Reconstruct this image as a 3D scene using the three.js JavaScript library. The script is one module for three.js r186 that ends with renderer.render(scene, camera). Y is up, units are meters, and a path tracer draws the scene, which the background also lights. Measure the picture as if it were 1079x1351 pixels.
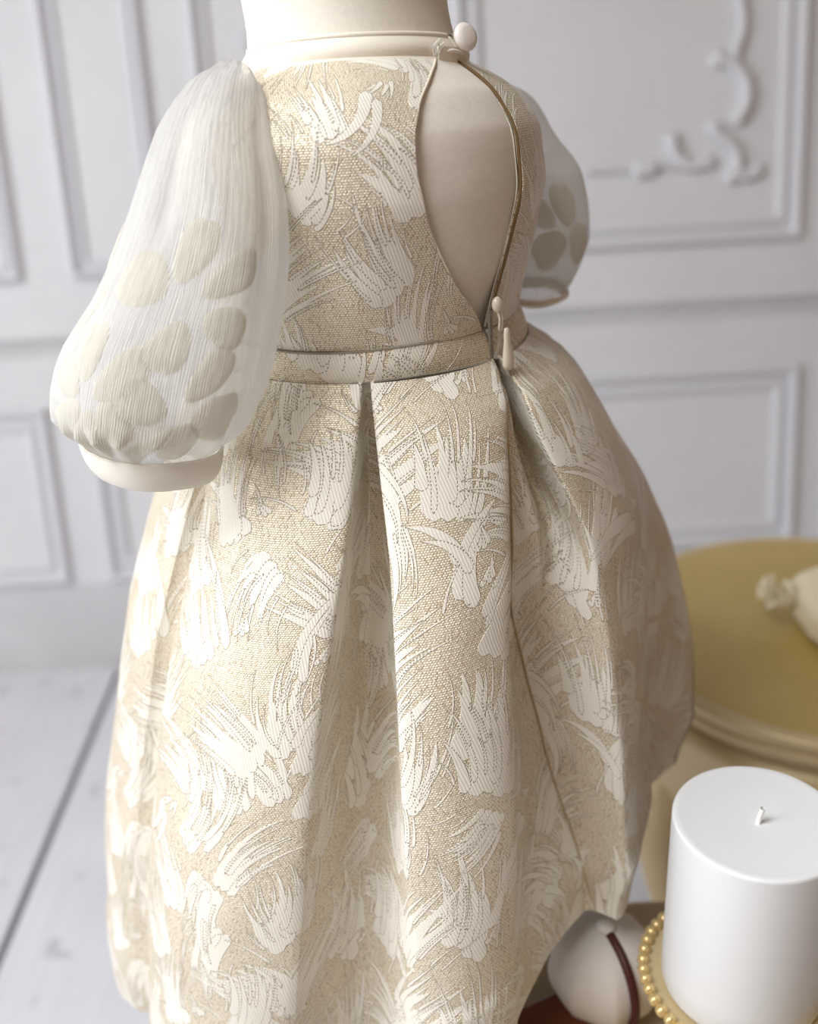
import * as THREE from 'three';
import { mergeGeometries } from 'three/addons/utils/BufferGeometryUtils.js';
import { RoundedBoxGeometry } from 'three/addons/geometries/RoundedBoxGeometry.js';
import { ImprovedNoise } from 'three/addons/math/ImprovedNoise.js';
import { RectAreaLightUniformsLib } from 'three/addons/lights/RectAreaLightUniformsLib.js';

// ---------------------------------------------------------------- camera, light, exposure
const scene = new THREE.Scene();
const camera = new THREE.PerspectiveCamera(53.15, 1079 / 1351, 0.05, 30);
camera.position.set(0, 1.05, 0);
camera.rotation.order = 'XYZ';
camera.rotation.set(-25 * Math.PI / 180, 0, -0.058);
camera.focus = 0.505;
camera.userData.fStop = 4.0;
scene.add(camera);
const renderer = new THREE.WebGLRenderer({ antialias: true });
renderer.toneMapping = THREE.LinearToneMapping;
renderer.toneMappingExposure = 0.78;
renderer.shadowMap.enabled = true;
scene.background = new THREE.Color(0.75, 0.82, 0.95);
RectAreaLightUniformsLib.init();
const WINDOW_X = -1.9, WINDOW_POS = [WINDOW_X, 1.40, -0.12], WINDOW_SIZE = [1.2, 1.6], WINDOW_POWER = 5.5;
const windowLight = new THREE.RectAreaLight(new THREE.Color(0.93, 0.965, 1.0), WINDOW_POWER, ...WINDOW_SIZE);
windowLight.position.set(WINDOW_X + 0.03, WINDOW_POS[1], WINDOW_POS[2]);
windowLight.lookAt(2, WINDOW_POS[1], WINDOW_POS[2]);
scene.add(windowLight);
const CEILING_POS = [-0.85, 2.36, 0.25], CEILING_SIZE = [0.9, 0.9], CEILING_POWER = 18.5;
const ceilingLight = new THREE.RectAreaLight(new THREE.Color(0.93, 0.967, 1.0), CEILING_POWER, ...CEILING_SIZE);
ceilingLight.position.set(...CEILING_POS);
ceilingLight.lookAt(CEILING_POS[0], 0, CEILING_POS[2]);
scene.add(ceilingLight);

// ---------------------------------------------------------------- helpers
const { sin, cos, PI, abs, min, max, sqrt, floor, pow, exp, hypot, atan2 } = Math;
const R = (d) => d * PI / 180, lerp = (a, b, t) => a + (b - a) * t, clamp = (x, a = 0, b = 1) => min(b, max(a, x));
const smooth = (a, b, x) => { const t = clamp((x - a) / (b - a)); return t * t * (3 - 2 * t); };
let seed = 7;
const rnd = () => { seed = (seed * 1664525 + 1013904223) >>> 0; return seed / 4294967296; };
const hash = (x, y, k = 0) => { let h = (x * 374761393 + y * 668265263 + k * 2147483647) | 0; h = Math.imul(h ^ (h >>> 13), 1274126177); return ((h ^ (h >>> 16)) >>> 0) / 4294967296; };
const perlin = new ImprovedNoise(), noise = (x, y, z = 0) => perlin.noise(x + 31.7, y + 17.3, z + 5.1);
function knots(list, x) {
  if (x <= list[0][0]) return list[0][1];
  for (let i = 1; i < list.length; i++) if (x <= list[i][0]) { const a = list[i - 1], b = list[i]; let f = (x - a[0]) / (b[0] - a[0]); return lerp(a[1], b[1], f); }
  return list[list.length - 1][1];
}
const soft = (list, x, w = 0.03) => (knots(list, x - w) + 2 * knots(list, x) + knots(list, x + w)) / 4;
const used = new Map();
function numbered(name) { const n = used.get(name) ?? 0; used.set(name, n + 1); return n ? name + '_' + String(n).padStart(3, '0') : name; }
function shade(o) { o.castShadow = true; o.receiveShadow = true; return o; }
function part(parent, name, geometry, material, label) {
  const m = shade(new THREE.Mesh(geometry, material)); m.name = name; parent.add(m);
  const same = parent.children.filter((c) => c.name === name || c.name.startsWith(name + '_')).length; if (same > 1) m.name = name + '_' + String(same - 1).padStart(3, '0');
  if (label) m.userData.label = label;
  return m;
}
function thing(name, label, category, [x, y, z], group) {
  const g = new THREE.Group(); g.name = numbered(name); g.position.set(x, y, z); g.userData = { label, category };
  if (group) g.userData.group = group;
  scene.add(g); return g;
}
function struct(name, geometry, material) {
  const m = shade(new THREE.Mesh(geometry, material)); m.name = name; m.userData.kind = 'structure'; scene.add(m); return m;
}
// a sheet of nu x nv points: fn(i / (nu - 1), j / (nv - 1)) gives [x, y, z, u, v]; thick > 0 makes it a closed shell, the inner side lying "thick" behind the normal
function sheet(nu, nv, fn, thick = 0, flip = false) {
  const n = nu * nv, pos = new Float32Array(n * 3), uv = new Float32Array(n * 2), idx = [];
  for (let j = 0; j < nv; j++) for (let i = 0; i < nu; i++) {
    const p = fn(i / (nu - 1), j / (nv - 1)), k = j * nu + i;
    pos.set([p[0], p[1], p[2]], k * 3); uv.set([p[3] ?? i / (nu - 1), p[4] ?? j / (nv - 1)], k * 2);
  }
  for (let j = 0; j < nv - 1; j++) for (let i = 0; i < nu - 1; i++) {
    const a = j * nu + i, b = a + 1, c = a + nu, d = c + 1;
    if (flip) idx.push(a, c, b, b, c, d); else idx.push(a, b, c, b, d, c);
  }
  const g = new THREE.BufferGeometry();
  g.setAttribute('position', new THREE.BufferAttribute(pos, 3)); g.setAttribute('uv', new THREE.BufferAttribute(uv, 2)); g.setIndex(idx);
  g.computeVertexNormals();
  if (!thick) return g;
  const nor = g.attributes.normal.array, inner = new Float32Array(n * 3);
  for (let k = 0; k < n * 3; k++) inner[k] = pos[k] - nor[k] * thick;
  const gi = new THREE.BufferGeometry();
  gi.setAttribute('position', new THREE.BufferAttribute(inner, 3)); gi.setAttribute('uv', new THREE.BufferAttribute(uv.slice(), 2));
  const ri = []; for (let k = 0; k < idx.length; k += 3) ri.push(idx[k], idx[k + 2], idx[k + 1]);
  gi.setIndex(ri); gi.computeVertexNormals();
  const loop = [];
  for (let i = 0; i < nu; i++) loop.push(i);
  for (let j = 1; j < nv; j++) loop.push(j * nu + nu - 1);
  for (let i = nu - 2; i >= 0; i--) loop.push((nv - 1) * nu + i);
  for (let j = nv - 2; j >= 0; j--) loop.push(j * nu);
  const rp = [], ru = [], rI = [];
  loop.forEach((k, m) => {
    rp.push(pos[k * 3], pos[k * 3 + 1], pos[k * 3 + 2], inner[k * 3], inner[k * 3 + 1], inner[k * 3 + 2]); ru.push(uv[k * 2], uv[k * 2 + 1], uv[k * 2], uv[k * 2 + 1]);
    if (m) { const a = (m - 1) * 2; if (flip) rI.push(a, a + 2, a + 1, a + 1, a + 2, a + 3); else rI.push(a, a + 1, a + 2, a + 1, a + 3, a + 2); }
  });
  const gr = new THREE.BufferGeometry();
  gr.setAttribute('position', new THREE.Float32BufferAttribute(rp, 3)); gr.setAttribute('uv', new THREE.Float32BufferAttribute(ru, 2)); gr.setIndex(rI); gr.computeVertexNormals();
  return mergeGeometries([g, gi, gr]);
}
function tube(points, radius, seg = 80, sides = 8, closed = false) {
  return new THREE.TubeGeometry(new THREE.CatmullRomCurve3(points.map((p) => new THREE.Vector3(...p)), closed), seg, radius, sides, closed);
}
const lathe = (profile, n = 64) => new THREE.LatheGeometry(profile.map((p) => new THREE.Vector2(...p)), n);
function moved(g, x, y, z) { g.translate(x, y, z); return g; }
function texture(w, h, fill, srgb) {
  const data = new Uint8Array(w * h * 4);
  for (let y = 0; y < h; y++) for (let x = 0; x < w; x++) { const c = fill(x, y), o = (y * w + x) * 4; data[o] = c[0]; data[o + 1] = c[1] ?? c[0]; data[o + 2] = c[2] ?? c[0]; data[o + 3] = 255; }
  const t = new THREE.DataTexture(data, w, h);
  t.wrapS = t.wrapT = THREE.RepeatWrapping; t.magFilter = THREE.LinearFilter; t.minFilter = THREE.LinearMipmapLinearFilter; t.generateMipmaps = true;
  if (srgb) t.colorSpace = THREE.SRGBColorSpace;
  t.needsUpdate = true; return t;
}
const valueNoise = (x, y, per, k) => { const xi = floor(x), yi = floor(y), fx = x - xi, fy = y - yi, sx = fx * fx * (3 - 2 * fx), sy = fy * fy * (3 - 2 * fy), w = (a) => ((a % per) + per) % per; return lerp(lerp(hash(w(xi), w(yi), k), hash(w(xi + 1), w(yi), k), sx), lerp(hash(w(xi), w(yi + 1), k), hash(w(xi + 1), w(yi + 1), k), sx), sy); };

// ---------------------------------------------------------------- materials
// ivory and gold jacquard: brush-stroke plumes in ivory satin on a speckled gold ground, one repeat = TILE metres
const TILE = 0.30, TS = 2048;
function jacquard() {
  const cv = document.createElement('canvas'); cv.width = cv.height = TS;
  const g = cv.getContext('2d'); g.fillStyle = '#000'; g.fillRect(0, 0, TS, TS); g.lineJoin = 'round';
  const mm = TS / (TILE * 1000);
  function finger(x, y, ang, len, w, bend, plain = false) {
    const N = 18, L = [], Rr = []; let px = x, py = y, a = ang;
    for (let i = 0; i <= N; i++) {
      const t = i / N, ww = w * (t < 0.12 ? sqrt(1 - pow(1 - t / 0.12, 2)) * 0.96 + 0.04 : pow(1 - (t - 0.12) / 0.88, 0.72));
      L.push([px + cos(a + PI / 2) * ww / 2, py + sin(a + PI / 2) * ww / 2]); Rr.push([px - cos(a + PI / 2) * ww / 2, py - sin(a + PI / 2) * ww / 2]);
      px += cos(a) * len / N; py += sin(a) * len / N; a += bend / N;
    }
    const P = L.concat(Rr.reverse());
    for (const ox of [-TS, 0, TS]) for (const oy of [-TS, 0, TS]) {
      if (x + ox < -420 || x + ox > TS + 420 || y + oy < -420 || y + oy > TS + 420) continue;
      g.beginPath(); P.forEach((p, i) => (i ? g.lineTo(p[0] + ox, p[1] + oy) : g.moveTo(p[0] + ox, p[1] + oy))); g.closePath();
      if (!plain) { g.strokeStyle = '#00ff00'; g.lineWidth = 5; g.setLineDash([6, 7]); g.stroke(); }
      g.fillStyle = '#ff0000'; g.fill();
    }
  }
  const G = 8, cell = TS / G;
  const list = [];
  for (let j = 0; j < G; j++) for (let i = 0; i < G; i++) list.push([i, j]);
  for (let i = list.length - 1; i > 0; i--) { const k = floor(rnd() * (i + 1)); [list[i], list[k]] = [list[k], list[i]]; }
  for (const [i, j] of list) {
    const x = (i + 0.5 + (rnd() - 0.5) * 0.7) * cell, y = (j + 0.5 + (rnd() - 0.5) * 0.7) * cell;
    const flow = PI * 0.5 + (rnd() < 0.5 ? 0.55 : -0.5) + (rnd() - 0.5) * 0.6 + (rnd() < 0.28 ? PI : 0), bend = (rnd() < 0.5 ? -1 : 1) * (0.3 + rnd() * 0.75);
    const n = 3 + floor(rnd() * 4), len = (36 + rnd() * 30) * mm, w = (5.2 + rnd() * 3.8) * mm;
    const kind = rnd(), dir = [cos(flow), sin(flow)], side = [cos(flow + PI / 2), sin(flow + PI / 2)];
    if (kind < 0.86) {
      const bx = x - dir[0] * len * 0.5, by = y - dir[1] * len * 0.5, m = n + 3, ww = w * 0.72;
      for (let k = 0; k < 3; k++) { const o = (k - 1) * 1.15; finger(bx + side[0] * o * ww, by + side[1] * o * ww, flow + o * 0.07, len * (0.6 + 0.25 * rnd()), ww * 1.7, bend, k !== 1); }
      for (let k = 0; k < m; k++) {
        const o = k - (m - 1) / 2, ll = len * (0.5 + 0.5 * rnd()) * (1 - 0.04 * abs(o)), back = rnd() * 0.3 * len;
        finger(bx + side[0] * o * ww * 0.66 + dir[0] * back, by + side[1] * o * ww * 0.66 + dir[1] * back, flow + o * 0.05 + (rnd() - 0.5) * 0.12, ll, ww * (0.45 + 0.8 * rnd()), bend * (0.85 + 0.3 * rnd()), rnd() < 0.45);
      }
      const extra = 2 + floor(rnd() * 4);
      for (let k = 0; k < extra; k++) { const o = (rnd() - 0.5) * m; finger(x + side[0] * o * ww * 0.7, y + side[1] * o * ww * 0.7, flow + o * 0.06 + bend * 0.4, len * (0.4 + 0.25 * rnd()), ww * 0.3, bend * 0.6); }
      for (let k = 0; k < 4; k++) { const o = (rnd() - 0.5) * m * 1.5; finger(x + side[0] * o * ww - dir[0] * len * 0.3, y + side[1] * o * ww - dir[1] * len * 0.3, flow + o * 0.07, len * (0.3 + 0.35 * rnd()), ww * 0.24, bend); }
    } else {
      for (let k = 0; k < 4; k++) finger(x + k * 2.6 * mm, y + (k % 2) * 2 * mm, flow + (k - 1.5) * 0.32, (9 + rnd() * 6) * mm, 3 * mm, bend * 0.5);
      finger(x - 8 * mm, y - 4 * mm, flow + 0.5, len * 0.9, w * 1.3, bend * 1.5); finger(x - 3 * mm, y - 9 * mm, flow + 0.6, len * 0.8, w, bend * 1.3);
    }
  }
  const px = g.getImageData(0, 0, TS, TS).data;
  const col = new Uint8Array(TS * TS * 4), bmp = new Uint8Array(TS * TS * 4), rmp = new Uint8Array(TS * TS * 4);
  for (let y = 0; y < TS; y++) for (let x = 0; x < TS; x++) {
    const o = (y * TS + x) * 4, m = px[o] / 255, e = px[o + 1] / 255 * (1 - m);
    const CX = 10.6667, CY = 8, row = floor(y / CY), xs = x + (row % 2) * CX / 2, cx = floor(xs / CX), h1 = hash(cx % 192, row, 1), h2 = hash(cx % 192, row, 2);
    const fx = xs / CX - cx - 0.5 + (h2 - 0.5) * 0.3, fy = (y % CY) / CY - 0.5, dome = clamp(1.2 - (fx * fx * 3.6 + fy * fy * 3.8));
    const fiber = hash(x % TS, floor(y / 3), 3), clump = valueNoise(x / 64, y / 64, 32, 4);
    const dot = smooth(0.55, 0.15, dome) * (0.45 + 0.55 * h1) * (0.7 + 0.5 * clump) + (h2 > 0.9 ? 0.15 : 0);
    let gr = lerp(238, 160, clamp(dot)) + (h1 - 0.5) * 14, gg = lerp(229, 136, clamp(dot)) + (h1 - 0.5) * 16, gb = lerp(210, 102, clamp(dot)) + (h1 - 0.5) * 20;
    const tw = 0.5 + 0.5 * sin((x * 0.9 + y * 0.33) * 2 * PI / 10.2 + 1.5 * valueNoise(x / 64, y / 64, 32, 6));
    const br = 0.955 + 0.045 * tw + (fiber - 0.5) * 0.03;
    const mr = 240 * br, mg = 234 * br, mb = 221 * br;
    const er = 158, eg = 136, eb = 104;
    const k = m, ek = e * 0.7;
    col[o] = lerp(lerp(gr, er, ek), mr, k); col[o + 1] = lerp(lerp(gg, eg, ek), mg, k); col[o + 2] = lerp(lerp(gb, eb, ek), mb, k); col[o + 3] = 255;
    const hg = 0.15 + 0.40 * dome * (0.4 + 0.6 * h1), hm = 0.82 + 0.16 * tw;
    const hh = lerp(lerp(hg, 0.0, ek), hm, k) * 255;
    bmp[o] = bmp[o + 1] = bmp[o + 2] = hh; bmp[o + 3] = 255;
    rmp[o] = 255; rmp[o + 1] = lerp(105 + 50 * h1, 130, k); rmp[o + 2] = lerp(95 * (1 - clamp(dot) * 0.7), 0, k); rmp[o + 3] = 255;
  }
  const mk = (d, srgb) => { const t = new THREE.DataTexture(d, TS, TS); t.wrapS = t.wrapT = THREE.RepeatWrapping; t.magFilter = THREE.LinearFilter; if (srgb) t.colorSpace = THREE.SRGBColorSpace; t.repeat.set(1 / TILE, 1 / TILE); t.needsUpdate = true; return t; };
  return [mk(col, true), mk(bmp, false), mk(rmp, false)];
}
const [jacCol, jacBump, jacGloss] = jacquard();
const brocade = new THREE.MeshPhysicalMaterial({ map: jacCol, bumpMap: jacBump, bumpScale: 0.0007, roughnessMap: jacGloss, metalnessMap: jacGloss, roughness: 1, metalness: 1, sheen: 0.2, sheenRoughness: 0.5, sheenColor: new THREE.Color(1, 0.97, 0.9), side: THREE.DoubleSide });
const liningMat = new THREE.MeshStandardMaterial({ color: '#e9dfcc', roughness: 0.8, side: THREE.DoubleSide });
const canvasTex = texture(512, 512, (x, y) => { const t = 0.5 + 0.5 * sin((x + y * 0.5) * 2 * PI / 16), f = hash(x, floor(y / 2), 9); return [215 + 22 * t + 8 * f]; }, false);
canvasTex.repeat.set(1 / 0.035, 1 / 0.035);
const canvasNap = texture(512, 512, (x, y) => { const f = valueNoise(x / 4, y / 4, 128, 11) * 0.5 + valueNoise(x / 16, y / 16, 32, 12) * 0.5; return [229 + 12 * f, 221 + 12 * f, 208 + 12 * f]; }, true);
canvasNap.repeat.set(1 / 0.06, 1 / 0.06);
const formCloth = new THREE.MeshPhysicalMaterial({ map: canvasNap, bumpMap: canvasTex, bumpScale: 0.0004, roughness: 0.9, sheen: 0.3, sheenColor: new THREE.Color(1, 1, 1) });
const bandCloth = new THREE.MeshPhysicalMaterial({ color: '#f1e8d9', bumpMap: canvasTex, bumpScale: 0.00025, roughness: 0.75, side: THREE.DoubleSide });
const crinkle = texture(1024, 1024, (x, y) => {
  const wx = x + 14 * (valueNoise(x / 64, y / 256, 16, 21) - 0.5), a = sin(wx * 2 * PI / 21.33 + 2.2 * valueNoise(x / 32, y / 128, 32, 22)), b = sin(wx * 2 * PI / 9.31);
  return [128 + 80 * a + 30 * b];
}, false);
crinkle.repeat.set(1 / 0.055, 1 / 0.055);
const sleeveTone = texture(1024, 1024, (x, y) => {
  const wx = x + 14 * (valueNoise(x / 64, y / 256, 16, 21) - 0.5), a = 0.5 + 0.5 * sin(wx * 2 * PI / 21.33 + 2.2 * valueNoise(x / 32, y / 128, 32, 22));
  return [241 + 14 * a, 240 + 14 * a, 237 + 14 * a];
}, true);
sleeveTone.repeat.copy(crinkle.repeat);
const organza = new THREE.MeshPhysicalMaterial({ map: sleeveTone, bumpMap: crinkle, bumpScale: 0.00045, roughness: 0.8, transmission: 0.4, thickness: 0, transparent: true, opacity: 0.75, side: THREE.DoubleSide });
const petalCloth = new THREE.MeshPhysicalMaterial({ color: '#ebe7d9', bumpMap: crinkle, bumpScale: 0.0004, roughness: 0.85, transmission: 0.3, thickness: 0, transparent: true, opacity: 0.82, side: THREE.DoubleSide });
const cuffCloth = new THREE.MeshPhysicalMaterial({ color: '#f3eee2', roughness: 0.6, bumpMap: canvasTex, bumpScale: 0.0002, side: THREE.DoubleSide });
const buttonMat = new THREE.MeshPhysicalMaterial({ color: '#f3ebe4', roughness: 0.35, clearcoat: 0.4, clearcoatRoughness: 0.3 });
const zipMat = new THREE.MeshPhysicalMaterial({ color: '#eadfcd', roughness: 0.38, clearcoat: 0.3 });
const threadMat = new THREE.MeshStandardMaterial({ color: '#c0ab87', roughness: 0.8 });
const goldEdge = new THREE.MeshStandardMaterial({ color: '#6e5634', roughness: 0.8 });
const wallNoise = texture(512, 512, (x, y) => { const f = valueNoise(x / 64, y / 64, 8, 31) * 0.6 + valueNoise(x / 8, y / 8, 64, 32) * 0.4; return [214 + 8 * f, 214 + 8 * f, 218 + 7 * f]; }, true);
const wallPaint = new THREE.MeshStandardMaterial({ map: wallNoise, roughness: 0.65 });
const trimPaint = new THREE.MeshStandardMaterial({ color: '#d8d8dd', roughness: 0.6 });
const roomPaint = new THREE.MeshStandardMaterial({ color: '#c9bfb0', roughness: 0.9 });
const warmPaint = new THREE.MeshStandardMaterial({ color: '#ae8e6a', roughness: 0.9 });
const floorGrain = texture(512, 512, (x, y) => { const f = valueNoise(x / 6, y / 128, 85, 41) * 0.5 + valueNoise(x / 64, y / 64, 8, 42) * 0.5, k = valueNoise(x / 24, y / 24, 21, 43), s = smooth(0.86, 0.95, k) * 26; return [208 + 12 * f - s, 208 + 12 * f - s, 215 + 11 * f - s]; }, true);
const plankPaint = ['#ffffff', '#f6f6fa', '#fbfaf8'].map((c) => new THREE.MeshStandardMaterial({ map: floorGrain, color: c, roughness: 0.55 }));
const gapMat = new THREE.MeshStandardMaterial({ color: '#8d8a96', roughness: 0.9 });
const goldNoise = texture(512, 512, (x, y) => { const f = valueNoise(x / 64, y / 64, 8, 51) * 0.6 + valueNoise(x / 10, y / 10, 51, 52) * 0.4; return [184 + 14 * f, 160 + 13 * f, 92 + 14 * f]; }, true);
const goldPaint = new THREE.MeshPhysicalMaterial({ map: goldNoise, roughness: 0.45, metalness: 0.15, clearcoat: 0.25, clearcoatRoughness: 0.4 });
const goldPale = new THREE.MeshPhysicalMaterial({ color: '#cdb98f', roughness: 0.4, metalness: 0.15 });
const goldDark = new THREE.MeshStandardMaterial({ color: '#5d4a17', roughness: 0.6 });
const wax = new THREE.MeshPhysicalMaterial({ color: '#e6e7e8', roughness: 0.5, clearcoat: 0.15, clearcoatRoughness: 0.5 });
const wickMat = new THREE.MeshStandardMaterial({ color: '#fbfaf6', roughness: 0.9 });
const beadMat = new THREE.MeshPhysicalMaterial({ color: '#d8bd84', roughness: 0.28, metalness: 0.5 });
const favorCloth = new THREE.MeshPhysicalMaterial({ color: '#e7dcc0', roughness: 0.8, sheen: 0.2 });
const favorBlue = new THREE.MeshStandardMaterial({ color: '#bdb9c4', roughness: 0.8 });
const standWood = new THREE.MeshStandardMaterial({ color: '#b6a384', roughness: 0.6 });
const brownWood = new THREE.MeshStandardMaterial({ color: '#6a3413', roughness: 0.5 });
const ribbonMat = new THREE.MeshStandardMaterial({ color: '#4a1a10', roughness: 0.5 });
const pouchCloth = new THREE.MeshPhysicalMaterial({ color: '#e4ddd6', roughness: 0.7 });
const poleMetal = new THREE.MeshStandardMaterial({ color: '#c9c4bc', roughness: 0.4, metalness: 0.6 });

// ---------------------------------------------------------------- the room
const LEAN = R(10), WALL_Z = -1.637;
{
  const floorBase = struct('floor', moved(new THREE.BoxGeometry(4.4, 0.1, 4.4), 0.2, -0.062, -0.05), gapMat);
  const W = 0.24, GAP = 0.011;
  for (let k = -7; k < 10; k++) {
    const x0 = -0.56 + k * W, lengths = [[-2.2, -0.55 + 0.3 * hash(k, 3)], [0, 1.9]]; lengths[1][0] = lengths[0][1];
    lengths.forEach(([a, b], i) => {
      const g = new RoundedBoxGeometry(W - GAP, 0.012, b - a - 0.004, 1, 0.002); const p = g.attributes.position, uv = g.attributes.uv;
      for (let v = 0; v < p.count; v++) uv.setXY(v, (p.getX(v) + k * 0.37) / 0.5, (p.getZ(v) + i * 0.3) / 0.5);
      g.translate(x0 + W / 2, -0.006, (a + b) / 2); part(floorBase, 'plank', g, plankPaint[(k + 9 + i) % 3]);
    });
  }
  // the panelled back wall leans away a little, as a photo backdrop does; its own axes: x along, y up the slope, z out of the wall
  const wallBack = struct('wall_back', (() => { const g = new THREE.BoxGeometry(4.4, 2.75, 0.06); g.translate(0.2, 1.35, -0.03); const p = g.attributes.position, uv = g.attributes.uv; for (let i = 0; i < p.count; i++) uv.setXY(i, p.getX(i), p.getY(i)); return g; })(), wallPaint);
  wallBack.position.set(0, 0, WALL_Z); wallBack.rotation.x = -LEAN;
  // a moulding swept round a rectangle; profile = [distance outwards from the inner edge, height]
  function frame(x0, y0, x1, y1, profile) {
    const parts = [];
    const cs = (d) => [[x0 - d, y0 - d], [x1 + d, y0 - d], [x1 + d, y1 + d], [x0 - d, y1 + d]];
    const n = profile.length;
    for (let s = 0; s < 4; s++) {
      const pos = [], idx = [];
      profile.forEach(([d, h]) => { const c = cs(d), a = c[s], b = c[(s + 1) % 4]; pos.push(a[0], a[1], h, b[0], b[1], h); });
      const flat = [];
      for (let i = 0; i < n - 1; i++) { const a = i * 2, q = [a, a + 1, a + 2, a + 1, a + 3, a + 2]; for (const v of q) flat.push(pos[v * 3], pos[v * 3 + 1], pos[v * 3 + 2]); }
      const g = new THREE.BufferGeometry(); g.setAttribute('position', new THREE.Float32BufferAttribute(flat.slice().reverse().map((_, i, a) => flat[i]), 3));
      const uvs = []; for (let i = 0; i < flat.length; i += 3) uvs.push(flat[i], flat[i + 1]);
      g.setAttribute('uv', new THREE.Float32BufferAttribute(uvs, 2)); g.computeVertexNormals(); parts.push(g);
    }
    return mergeGeometries(parts);
  }
  // two beads with deep quirks: narrow one on the left panels, broad soft one on the right
  const narrow = [[0, -0.001], [0, 0.006], [0.004, 0.008], [0.008, 0.006], [0.010, 0.001], [0.016, 0.002], [0.0175, 0.012], [0.022, 0.016], [0.026, 0.013], [0.027, -0.001]];
  const broad = [[0, -0.001], [0.002, 0.007], [0.010, 0.010], [0.014, 0.007], [0.018, 0.001], [0.026, 0.001], [0.030, 0.014], [0.036, 0.016], [0.040, 0.012], [0.041, -0.001]];
  const mould = (x0, y0, x1, y1, prof) => part(wallBack, 'panel_moulding', frame(x0, y0, x1, y1, prof), trimPaint);
  mould(-0.519, 0.742, -0.412, 2.25, narrow);
  mould(-0.278, 0.742, 0.02, 2.25, narrow);
  mould(-0.95, 0.742, -0.660, 2.25, narrow);
  mould(0.16, 0.752, 0.648, 2.25, broad);
  mould(0.79, 0.752, 1.25, 2.25, broad);
  mould(-1.0, 0.215, -0.666, 0.456, broad);
  mould(-0.512, 0.215, 0.0, 0.456, broad);
  mould(0.15, 0.215, 0.656, 0.456, broad);
  mould(0.80, 0.215, 1.25, 0.456, broad);
  const strip = (y, prof) => { const s = new THREE.Shape(); prof.forEach(([d, h], i) => (i ? s.lineTo(h, d) : s.moveTo(h, d))); const g = new THREE.ExtrudeGeometry(s, { depth: 4.4, bevelEnabled: false }); g.rotateY(-PI / 2); g.translate(2.4, y, 0); g.scale(1, 1, 1); return g; };
  // profiles are extruded along the wall: (height out of the wall, up)
  const railProf = [[0, 0], [0, 0.006], [0.006, 0.008], [0.010, 0.016], [0.020, 0.018], [0.024, 0.012], [0.030, 0.006], [0.034, 0]];
  const extrudeStrip = (y, prof) => { const s = new THREE.Shape(); s.moveTo(0, prof[0][0]); prof.forEach(([up, out]) => s.lineTo(out, up)); s.lineTo(0, prof[prof.length - 1][0]); const g = new THREE.ExtrudeGeometry(s, { depth: 4.4, bevelEnabled: false, steps: 1 }); g.rotateY(-PI / 2); g.scale(1, 1, -1); const idx = g.index; g.translate(2.4, y, 0); const p = g.attributes.position.array; for (let i = 0; i < p.length; i += 9) for (let c = 0; c < 3; c++) { const t = p[i + 3 + c]; p[i + 3 + c] = p[i + 6 + c]; p[i + 6 + c] = t; } g.computeVertexNormals(); return g; };
  part(wallBack, 'chair_rail', extrudeStrip(0.583, railProf), trimPaint);
  part(wallBack, 'skirting', extrudeStrip(0.0, [[0, 0.014], [0.13, 0.014], [0.14, 0.010], [0.15, 0.012], [0.165, 0.004], [0.168, 0]]), trimPaint);
  // carved scrolls on the wall: corner ornament at the right, a small end of another beside the neck
  function scroll(list, label) {
    const parts = [];
    for (const [pts, r] of list) parts.push(tube(pts.map(([x, y]) => [x, y, 0.006]), r, 24, 8));
    for (const [pts, r] of list) for (const e of [pts[0], pts[pts.length - 1]]) { const s = new THREE.SphereGeometry(r * 1.25, 12, 8); s.scale(1, 1, 0.8); s.translate(e[0], e[1], 0.006); parts.push(s); }
    part(wallBack, 'scroll_ornament', mergeGeometries(parts), trimPaint, label);
  }
  scroll([
    [[[0.560, 1.16], [0.575, 1.10], [0.583, 1.045], [0.572, 1.01], [0.575, 0.985]], 0.008],
    [[[0.545, 1.0], [0.562, 0.995], [0.580, 0.98], [0.592, 0.955], [0.590, 0.925], [0.580, 0.91]], 0.011],
    [[[0.540, 0.893], [0.552, 0.880], [0.568, 0.868], [0.578, 0.85], [0.580, 0.83], [0.572, 0.818]], 0.010],
    [[[0.575, 0.822], [0.598, 0.818], [0.612, 0.824]], 0.010],
    [[[0.470, 0.880], [0.474, 0.862], [0.486, 0.846], [0.506, 0.838], [0.530, 0.842]], 0.010],
    [[[0.418, 0.836], [0.434, 0.838]], 0.011],
    [[[0.430, 0.838], [0.455, 0.842], [0.490, 0.838]], 0.006],
    [[[0.33, 0.838], [0.43, 0.838]], 0.004],
  ]);
  scroll([[[[-0.222, 1.073], [-0.214, 1.066], [-0.206, 1.078], [-0.20, 1.10]], 0.007]]);
  // the rest of the room, closed, with one window on the left
  const box = (name, w, h, d, x, y, z, m) => struct(name, moved(new THREE.BoxGeometry(w, h, d), x, y, z), m);
  box('ceiling', 4.6, 0.1, 4.8, 0.2, 2.45, -0.15, roomPaint);
  box('wall_right', 0.1, 2.6, 4.8, 2.35, 1.2, -0.15, warmPaint);
  box('wall_front', 4.6, 2.6, 0.1, 0.2, 1.2, 2.2, warmPaint);
  const [ww, wh] = WINDOW_SIZE, wy = WINDOW_POS[1], wz = WINDOW_POS[2], z0 = -2.5, z1 = 2.2;
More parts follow.
